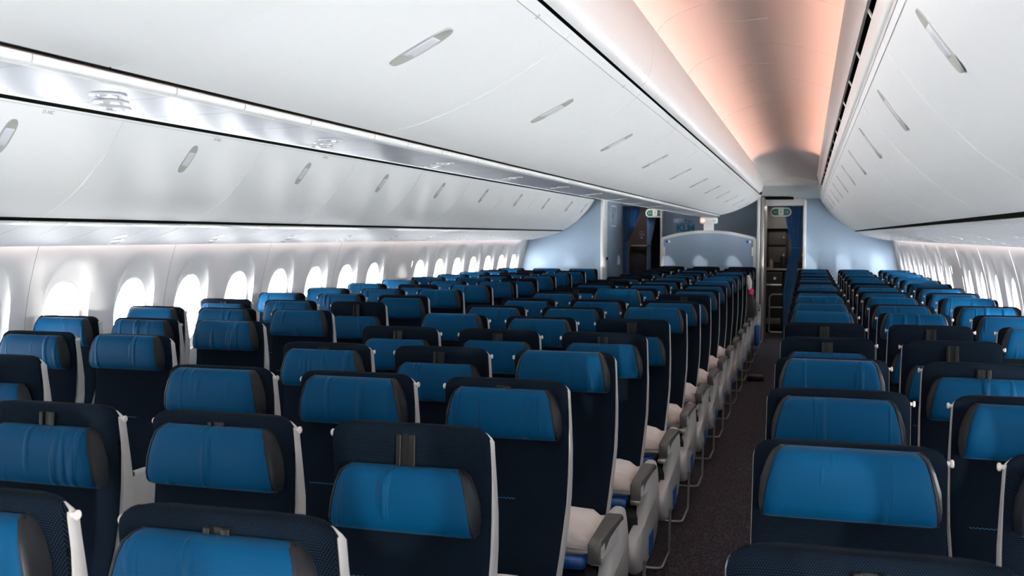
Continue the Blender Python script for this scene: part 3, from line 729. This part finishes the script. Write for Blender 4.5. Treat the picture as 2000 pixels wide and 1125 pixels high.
BLK = {'C': ('centre block', {1: 'left column', 2: 'middle column', 3: 'right aisle column'}), 'L': ('left block', {1: 'window column', 2: 'middle column', 3: 'aisle column'}), 'R': ('right block', {1: 'aisle column', 2: 'middle column', 3: 'window column'})}
SX = {('C', c): XC + (c-2)*0.51 for c in (1, 2, 3)}
SX.update({('L', c): XC - 1.5 - (3-c)*0.51 for c in (1, 2, 3)}); SX.update({('R', c): XC + 1.5 + (c-1)*0.51 for c in (1, 2, 3)})
KN = {('C', 1): (1,), ('C', 2): (-1, 1), ('C', 3): (-1,), ('L', 1): (1,), ('L', 2): (-1, 1), ('L', 3): (-1,), ('R', 1): (1,), ('R', 2): (-1, 1), ('R', 3): (-1,)}
AI = {('C', 3): 1, ('C', 1): 0, ('R', 1): -1, ('L', 3): 1}
Y0 = {'C': 1.417, 'L': 2.254, 'R': 2.2737-0.787}
SKIP = {('C', 1, 0), ('L', 1, 0), ('L', 2, 0), ('L', 3, 0), ('L', 1, 1), ('L', 2, 1), ('R', 2, 0), ('R', 3, 0), ('R', 3, 1), ('R', 3, 2)}
for (b, c), drops in DROP.items():
    i = 0
    for k, d in enumerate(drops):
        if (b, c, k) in SKIP: continue
        lab = 'navy seat, %s, %s of %s, %s from camera' % (state(d), BLK[b][1][c], BLK[b][0], 'nearest' if i == 0 else ORD[i])
        seat((AI.get((b, c), 0), KN[(b, c)]), SX[(b, c)], Y0[b] + 0.787*k, d, lab, 'passenger seats of the ' + BLK[b][0]); i += 1

# pillows and wrapped blankets on the aisle seats of the centre block
def pillow_mesh(seed):
    random.seed(seed); bm = bmesh.new(); bmesh.ops.create_cube(bm, size=1)
    bmesh.ops.subdivide_edges(bm, edges=bm.edges[:], cuts=7, use_grid_fill=True)
    for v in bm.verts:
        x, y, z = v.co*2
        fx = 1-abs(x)**4*0.0; r = (1-abs(x)**3.0)*(1-abs(z)**3.0)
        v.co = (x*0.19, y*(0.010+0.060*max(0, r)**0.6), z*0.125)
        v.co += Vector((random.uniform(-1, 1), random.uniform(-1, 1), random.uniform(-1, 1)))*0.004
    me = bpy.data.meshes.new('pillow'); bm.to_mesh(me); bm.free(); me.polygons.foreach_set('use_smooth', [True]*len(me.polygons)); return me
pm = [pillow_mesh(s) for s in (3, 5, 8)]
for j, k in enumerate(range(2, 11)):
    x, y = SX[('C', 3)], Y0['C'] + 0.787*k
    p = link('pillow', pm[j % 3], M['pillow'], None, (x+0.035, y-0.40, 0.563)); p.rotation_euler = (math.radians(-80), math.radians(random.uniform(-4, 4)), 0)
    tag(p, 'white pillow on the aisle seat of the centre block, %s row from the camera' % ORD[k], 'pillow', 'pillows on the centre block')
    if not p.data.materials: p.data.materials.append(M['pillow'])
    bl = MB().box(-0.17, 0.20, -0.15, 0.13, 0.0, 0.045, 0.020).build('folded_blanket', M['blanket'], None, (x, y-0.40, 0.471))
    tag(bl, 'blue wrapped blanket under the pillow, centre aisle seat, %s row from the camera' % ORD[k], 'blanket', 'wrapped blankets on the centre block')

# ------------------------------------------------------------------ rear end of the cabin
light('galley_fill', 'AREA', (XC+1.05, 16.5, 2.10), (0, 0, 0), 3.0, (1.0, 0.93, 0.86), 0.3)  # added fill light to lift the dark galley, not a real fitting
light('vestibule_fill', 'AREA', (XC-1.2, 16.4, 2.10), (0, 0, 0), 2.5, (1.0, 0.90, 0.85), 0.3)  # second fill, added to brighten the left curtains and brown wall
def panel(name, x0, x1, y0, y1, z0, z1, m, parent=None, b=0.0): return MB().box(XC+x0, XC+x1, y0, y1, z0, z1, b).build(name, m, parent, smooth=b > 0)
struct(panel('wall_back_right', 1.387, 2.80, 15.80, 15.86, 0, 2.30, M['bulk']))
struct(panel('trim_15', 1.345, 1.392, 15.74, 15.88, 0, 2.135, M['trim'], b=0.008))
struct(MB().prism([(XC+2.745+0.0, 0.75), (XC+2.765, 1.117), (XC+2.66, 1.53), (XC+2.62, 1.53), (XC+2.72, 1.117), (XC+2.70, 0.75)], 'y', 15.76, 15.80).build('trim_16', M['shell'], smooth=False))
struct(panel('wall_back_left', -2.80, -1.50, 14.50, 14.56, 0, 2.30, M['bulk']))
struct(panel('trim_17', -1.506, -1.462, 14.46, 14.60, 0, 2.12, M['trim'], b=0.008))
struct(MB().prism([(XC-2.745, 0.75), (XC-2.765, 1.117), (XC-2.66, 1.53), (XC-2.62, 1.53), (XC-2.72, 1.117), (XC-2.70, 0.75)], 'y', 14.46, 14.50).build('trim_18', M['shell'], smooth=False))
struct(panel('wall_lavatory', -1.56, -1.463, 14.72, 16.05, 0, 2.30, M['door_grey']))
struct(panel('trim_19', -1.52, -1.456, 14.60, 14.72, 0, 2.12, M['shell'], b=0.006))
pf = empty('framed_placard', (XC-1.462, 15.2, 1.9)); tag(pf, 'narrow white-framed placard on the blue-grey lavatory side wall', 'placard')
for a, b, c, d in ((-0.2, 0.25, -0.16, -0.145), (-0.2, 0.25, 0.145, 0.16), (-0.2, -0.19, -0.16, 0.16), (0.24, 0.25, -0.16, 0.16)):
    MB().box(0, 0.008, a, b, c, d).build('frame', M['trim'], pf, smooth=False)
MB().box(0.0, 0.02, -0.02, 0.03, -0.04, 0.03, 0.003).build('catch', M['metal'], pf)
kn = MB().tube([(XC-1.462, 14.66, 1.26), (XC-1.43, 14.66, 1.26)], 0.022, 12).build('door_knob', M['black']); tag(kn, 'small dark round latch on the white post beside the lavatory wall', 'latch')
# centre rear wall, posts
struct(panel('wall_back_center', -0.885, 0.72, 16.5, 16.56, 0, 2.40, M['bulkdark']))
struct(panel('trim_24', -0.905, -0.868, 16.42, 16.58, 0, 2.2, M['shell'], b=0.006))
struct(panel('trim_25', 0.690, 0.735, 15.30, 16.5, 0, 2.18, M['shell'], b=0.008))
struct(panel('trim_26', 0.745, 0.790, 15.32, 16.5, 0, 2.18, M['metal'], b=0.010))
# soffit and header over the galley doorway
so = [(13.98, 2.325), (13.97, 2.30), (14.0, 2.275), (14.6, 2.235), (15.8, 2.165), (15.8, 2.76), (14.12, 2.76)]
struct(MB().prism(so, 'x', XC+0.70, XC+1.64).build('ceiling_soffit', M['trim'], sharp=25))
struct(panel('trim_27', 0.69, 1.40, 15.80, 15.90, 2.06, 2.20, M['shell'], b=0.01))
struct(panel('trim_28', 0.80, 1.20, 15.40, 15.78, 2.150, 2.176, M['gap']))
struct(panel('ceiling_galley', -1.6, 1.5, 15.9, 18.2, 2.12, 2.16, M['gpanel']))
struct(panel('wall_galley_back', -1.6, 1.6, 18.2, 18.26, 0, 2.4, M['dark']))
struct(panel('wall_galley_right', 1.392, 1.45, 15.88, 18.2, 0, 2.15, M['gpanel']))
struct(panel('wall_lavatory_back', -1.62, -1.56, 16.05, 18.2, 0, 2.4, M['brown']))
struct(panel('trim_29', -1.56, -0.87, 16.04, 16.10, 2.085, 2.30, M['shell'], b=0.006))
# half-height partition behind the last centre row
pt = empty('partition', (XC-0.028, 15.30, 0)); tag(pt, 'half-height blue-grey partition with rounded white frame behind the last centre row', 'partition')
def arch_out(hw, z0, zs, zt, r, n=14):
    pts = [(-hw, z0), (-hw, zs-r)]
    for i in range(1, 6):
        a = math.pi - i*math.pi/2/6; pts.append((-hw+r+r*math.cos(a), zs-r+r*math.sin(a)))
    for i in range(n+1):
        u = -1+2*i/n; x = u*(hw-r); pts.append((x, zs+(zt-zs)*(1-u*u)))
    for i in range(5, 0, -1):
        a = i*math.pi/2/6; pts.append((hw-r+r*math.cos(a), zs-r+r*math.sin(a)))
    pts += [(hw, zs-r), (hw, z0)]; return pts
o1 = arch_out(0.71, 0.0, 1.592, 1.682, 0.07); o2 = arch_out(0.668, 0.0, 1.548, 1.640, 0.03)
def ringp(p, y): return [(x, y, z) for x, z in p]
MB().grid([ringp(o2, 0.0), ringp(o2, -0.020), ringp(o1, -0.024), ringp(o1, 0.030), ringp(o2, 0.030), ringp(o2, 0.0)]).build('frame', M['shell'], pt)
MB().prism(o2, 'y', -0.004, 0.006).build('panel', M['bulkpart'] if 'bulkpart' in M else M['bulk'], pt, smooth=False)
for s in (-1, 1):
    g = MB()
    n = 16
    MB().prism([(s*0.60-0.018+0.022*math.cos(2*math.pi*k/n), 1.512+0.022*math.sin(2*math.pi*k/n)) for k in range(n)], 'y', -0.010, -0.004).build('sticker', M['sticker_blue'], pt)
    MB().prism([(s*0.60+0.018+0.021*math.cos(2*math.pi*k/n), 1.512+0.021*math.sin(2*math.pi*k/n)) for k in range(n)], 'y', -0.009, -0.004).build('sticker', M['trim'], pt)
    MB().box(s*0.655-0.012, s*0.655+0.012, -0.026, -0.004, 1.30, 1.43, 0.003).build('hinge_plate', M['trim'], pt)
# sign box on a stem between partition and service panel
sg = empty('sign_box', (XC-0.015, 15.27, 1.68)); tag(sg, 'white box with glowing red lamp on a short stem above the half partition', 'sign')
MB().box(-0.135, 0.135, -0.04, 0.04, 0.10, 0.198, 0.03).build('box', M['trim'], sg)
MB().box(-0.075, 0.075, -0.02, 0.02, 0.0, 0.11, 0.006).build('stem', M['trim'], sg)
MB().tube([(-0.085, -0.038, 0.150), (-0.085, -0.046, 0.150)], 0.032, 16).build('lamp', M['red_lamp'], sg)
MB().box(0.06, 0.10, -0.043, -0.039, 0.142, 0.150).build('label', M['print_grey'], sg, smooth=False)
# airline lettering and crown on the rear wall
def text(body, name, size, loc, rot, m, parent=None, extrude=0.002, bold=0.0):
    c = bpy.data.curves.new(name, 'FONT'); c.body = body; c.size = size; c.extrude = extrude; c.offset = bold; c.align_x = 'CENTER'; c.align_y = 'CENTER'; c.materials.append(m)
    o = text_mesh(name, c, parent); o.location = loc; o.rotation_euler = rot
    return o
lg = empty('wall_emblem', (XC-0.503, 16.49, 1.72)); tag(lg, 'cyan airline letters under a small crown on the grey rear wall', 'emblem')
text('KLM', 'lettering', 0.155, (0, 0, 0), (math.pi/2, 0, 0), M['cyan'], lg, bold=0.006)
cr = MB()
cr.box(-0.085, 0.085, -0.004, 0.0, 0.075, 0.088)
for i, x in enumerate((-0.09, -0.045, 0, 0.045, 0.09)):
    n = 10; cr.prism([(x+0.016*math.cos(2*math.pi*k/n), 0.112+0.006*(2-abs(i-2))+0.016*math.sin(2*math.pi*k/n)) for k in range(n)], 'y', -0.004, 0)
cr.box(-0.004, 0.004, -0.004, 0.0, 0.13, 0.17); cr.box(-0.013, 0.013, -0.004, 0.0, 0.148, 0.156)
cr.build('crown', M['cyan'], lg, smooth=False)
# exit signs
for x, y, z, nm in ((1.017, 15.88, 1.965, 'right galley doorway'), (-1.03, 16.66, 1.975, 'left rear doorway')):
    e = empty('exit_sign', (XC+x, y, z)); tag(e, 'green oval exit sign with white running figure in the ' + nm, 'exit sign')
    def pill(hx, hz, n=20):
        P = []
        for k in range(n+1): a = -math.pi/2 + math.pi*k/n; P.append((hx-hz+hz*math.cos(a), hz*math.sin(a)))
        return P + [(-q[0], -q[1]) for q in P]
    MB().prism(pill(0.155, 0.068), 'y', 0.0, 0.03).build('frame', M['shell'], e)
    MB().prism(pill(0.142, 0.053), 'y', -0.004, 0.0).build('face', M['green'], e)
    MB().box(-0.036, 0.036, -0.007, -0.004, -0.046, 0.046).build('plate', M['shell'], e, smooth=False)
    f = MB(); f.tube([(0.0, -0.009, 0.034), (0.0, -0.008, 0.034)], 0.007, 8); f.tube([(0.003, -0.009, 0.022), (-0.004, -0.009, -0.002)], 0.006, 6)
    f.tube([(0.003, -0.009, 0.02), (-0.016, -0.009, 0.012), (-0.02, -0.009, 0.022)], 0.003, 6); f.tube([(0.003, -0.009, 0.02), (0.016, -0.009, 0.008)], 0.003, 6)
    f.tube([(-0.004, -0.009, -0.002), (-0.016, -0.009, -0.016), (-0.012, -0.009, -0.034)], 0.0035, 6); f.tube([(-0.004, -0.009, -0.002), (0.010, -0.009, -0.018), (0.022, -0.009, -0.022)], 0.0035, 6)
    f.build('running_figure', M['green'], e)
    for s in (-1, 1):
        a = MB(); a.box(min(s*0.060, s*0.100), max(s*0.060, s*0.100), -0.0065, -0.004, -0.004, 0.004); a.prism([(s*0.118, 0), (s*0.096, 0.014), (s*0.096, -0.014)], 'y', -0.0065, -0.004)
        a.build('arrow', M['print_grey'], e, smooth=False)
# curtains
def curtain(x0t, x1t, x0m, x1m, x0b, x1b, y, zt, zm, label, folds=9, tie=True):
    root = empty('curtain', (XC+x0m, y, zt)); tag(root, label, 'curtain', None)
    R = []; n = folds*6
    def lerp(a, b, t): return a+(b-a)*t
    lv = []
    for k in range(14):
        t = k/13; z = lerp(zt, zm, t); e = t**1.3; lv.append((z, lerp(x0t, x0m, e), lerp(x1t, x1m, e), 0.028-0.012*t))
    for k in range(1, 9):
        t = k/8; z = lerp(zm, 0.03, t); e = min(1, t*2)**0.7; lv.append((z, lerp(x0m, x0b, e), lerp(x1m, x1b, e), 0.016+0.006*t))
    for z, a, b, am in lv:
        R.append([(a+(b-a)*i/n - x0m, am*math.sin(i/n*folds*2*math.pi+0.6*math.sin(i)), z-zt) for i in range(n+1)])
    c = MB().grid(R).build('cloth', M['curtain'], root)
    md = c.modifiers.new('thickness', 'SOLIDIFY'); md.thickness = 0.004
    MB().tube([(x0t-x0m-0.01, 0, 0.005), (x1t-x0m+0.01, 0, 0.005)], 0.008, 8).build('curtain_rail', M['metal'], root)
    if tie: MB().box(-0.008, x1m-x0m+0.008, -0.024, 0.024, zm-zt-0.012, zm-zt+0.012, 0.006).build('tie_back', M['curtain'], root)
    return root
curtain(-1.478, -1.165, -1.455, -1.375, -1.46, -1.38, 16.14, 2.075, 1.52, 'blue curtain tied back at the left aisle beside the lavatory wall')
curtain(-1.19, -1.02, -1.165, -1.115, -1.16, -1.10, 16.78, 2.02, 1.45, 'narrow blue curtain tied back under the left exit sign', 6)
curtain(1.060, 1.335, 1.185, 1.325, 1.06, 1.23, 15.98, 2.055, 1.42, 'blue curtain gathered at the right side of the galley doorway', 7)
# left rear vestibule: attendant seat on a brown wall
struct(panel('wall_vestibule', -1.56, -1.165, 16.95, 17.0, 0, 2.12, M['brown']))
struct(panel('trim_30', -1.20, -1.165, 16.90, 16.95, 0, 2.10, M['gpanel'], b=0.006))
js = empty('jump_seat', (XC-1.33, 16.9, 0)); tag(js, 'folded dark attendant seat on the brown wall of the left doorway', 'jump seat')
MB().prism(arch_out(0.115, 0.35, 1.27, 1.30, 0.05), 'y', -0.05, 0.04).build('seat_back', M['dark'], js)
MB().box(-0.13, 0.13, -0.04, 0.04, 1.34, 1.42, 0.01).build('headrest', M['black'], js)
MB().box(-0.14, 0.14, -0.03, 0.05, 1.42, 1.44, 0.004).build('bracket', M['gpanel'], js)
pc = MB(); pc.box(0, 0.07, -0.004, 0, 0, 0.010); pc.box(0.01, 0.06, -0.004, 0, -0.05, -0.04); pc.box(0.02, 0.05, -0.004, 0, -0.11, -0.075); pc.box(0, 0.02, -0.004, 0, -0.05, -0.025); pc.box(0.055, 0.075, -0.004, 0, -0.05, -0.025)
tag(pc.build('pictogram', M['gpanel'], None, (XC-1.33, 16.948, 1.66), smooth=False), 'pale pictogram printed on the brown wall above the attendant seat', 'pictogram')
# galley seen through the right doorway
gw = empty('galley_unit', (XC+1.08, 17.1, 0)); tag(gw, 'dark galley unit with pale top panel and latched doors in the right doorway', 'galley')
MB().box(-0.36, 0.31, -0.02, 0.5, 1.72, 2.11, 0.004).build('top_panel', M['gpanel'], gw)
MB().box(-0.36, 0.31, 0.10, 0.5, 1.0, 1.72, 0.004).build('cabinet', M['dark'], gw)
for x0, x1, z0, z1 in ((-0.29, -0.01, 1.45, 1.68), (-0.29, -0.01, 1.16, 1.41), (0.03, 0.29, 1.16, 1.68)):
    d = MB().box(x0, x1, 0.075, 0.10, z0, z1, 0.004).build('door', M['glabel'], gw); MB().box(x1-0.05, x1-0.02, 0.060, 0.075, z0+0.10, z0+0.14, 0.004).build('latch', M['metal'], d)
MB().box(-0.36, 0.31, -0.06, 0.5, 1.03, 1.06, 0.004).build('counter', M['metal'], gw)
for x, m_, h, nm in ((-0.24, 'gpanel', 0.16, 'pale plastic bottle on the galley counter'), (-0.04, 'dark', 0.20, 'dark coffee jug on the galley counter')):
    o = MB().tube([(0, 0, 0), (0, 0, h*0.7), (0, 0, h*0.85), (0, 0, h)], [0.035, 0.035, 0.018, 0.014] if m_ == 'gpanel' else [0.055, 0.055, 0.05, 0.045], 14).build('bottle' if m_ == 'gpanel' else 'coffee_jug', M[m_], None, (XC+1.08+x, 17.1, 1.061)); tag(o, nm, 'bottle' if m_ == 'gpanel' else 'jug')
for i, x in enumerate((-0.33, -0.28, 0.06, 0.15)):
    o = MB().box(-0.02, 0.02, -0.015, 0.015, 0, 0.022, 0.006).build('snack_packet', M['orange'], None, (XC+1.08+x, 17.06, 1.061)); tag(o, 'tiny orange packet on the galley counter, %s from the left' % ORD[i], 'packet', 'orange packets on the galley counter')
for i, x in enumerate((-0.345, -0.035)):
    ct = empty('galley_cart', (XC+1.08+x+0.15, 17.08, 0)); tag(ct, 'dark galley cart with bright handle bar, %s of the pair under the counter' % ('left' if i == 0 else 'right'), 'cart', 'galley carts')
    MB().box(-0.145, 0.145, -0.04, 0.5, 0.08, 1.0, 0.01).build('body', M['dark'], ct)
    MB().box(-0.135, 0.135, -0.062, -0.040, 0.775, 0.805, 0.006).build('handle', M['chrome'], ct)
    MB().tube([(0.02, -0.045, 0.90), (0.02, -0.055, 0.90)], 0.022, 10).build('latch', M['chrome'], ct)
    MB().box(-0.12, 0.12, -0.045, -0.040, 0.14, 0.24, 0.003).build('brake_plate', M['gpanel'], ct)
    for sx in (-0.11, 0.11): MB().tube([(sx-0.012, 0.0, 0.035), (sx+0.012, 0.0, 0.035)], 0.035, 12).build('wheel', M['black'], ct)
ft = empty('folding_trolley', (XC+0.985, 16.6, 0)); tag(ft, 'pale tubular folding trolley standing in front of the galley carts', 'trolley')
MB().tube([(0.17, 0, 0.66), (-0.10, 0, 0.66), (-0.13, 0, 0.64), (-0.145, 0, 0.60), (-0.145, 0, 0.45)], 0.011, 8).build('upper_handle', M['chrome'], ft)
MB().tube([(0.155, 0, 0.45), (-0.10, 0, 0.45), (-0.135, 0, 0.44), (-0.145, 0, 0.41), (-0.145, 0, 0.06)], 0.011, 8).build('lower_frame', M['chrome'], ft)
MB().tube([(-0.13, 0, 0.05), (0.16, 0, 0.05)], 0.012, 8).build('foot_bar', M['chrome'], ft)
# jacket hanging at the far centre aisle seat, blue bag, dark bag on the floor
jk = empty('jacket', (SX[('C', 3)]+0.275, 12.0, 0.66)); tag(jk, 'dark jacket with white and magenta lining hanging by the aisle in the far centre rows', 'jacket')
MB().tube([(0, 0, -0.02), (0.01, 0, 0.08), (0.0, 0, 0.2), (0.0, 0, 0.26)], [0.05, 0.06, 0.045, 0.03], 10).build('body', M['dark'], jk)
MB().tube([(0.0, 0, 0.25), (0.005, 0, 0.29), (-0.01, 0, 0.33)], [0.03, 0.035, 0.015], 10).build('lining', M['magenta'], jk)
MB().tube([(-0.01, 0, 0.31), (-0.015, 0, 0.40), (-0.03, 0, 0.48)], [0.02, 0.028, 0.012], 10).build('collar', M['pillow'], jk)
bb = MB().box(-0.03, 0.03, -0.10, 0.10, 0, 0.26, 0.025).build('blue_bag', M['blanket'], None, (SX[('C', 3)]+0.325, 12.6, 0.25)); tag(bb, 'small blue bag hanging on the aisle side of a far centre seat', 'bag')
db = MB().box(-0.09, 0.09, -0.10, 0.10, 0, 0.06, 0.028).build('black_pouch', M['black'], None, (SX[('C', 3)]+0.375, 11.3, 0.0)); tag(db, 'black crumpled pouch on the aisle carpet beside the centre seats', 'bag')
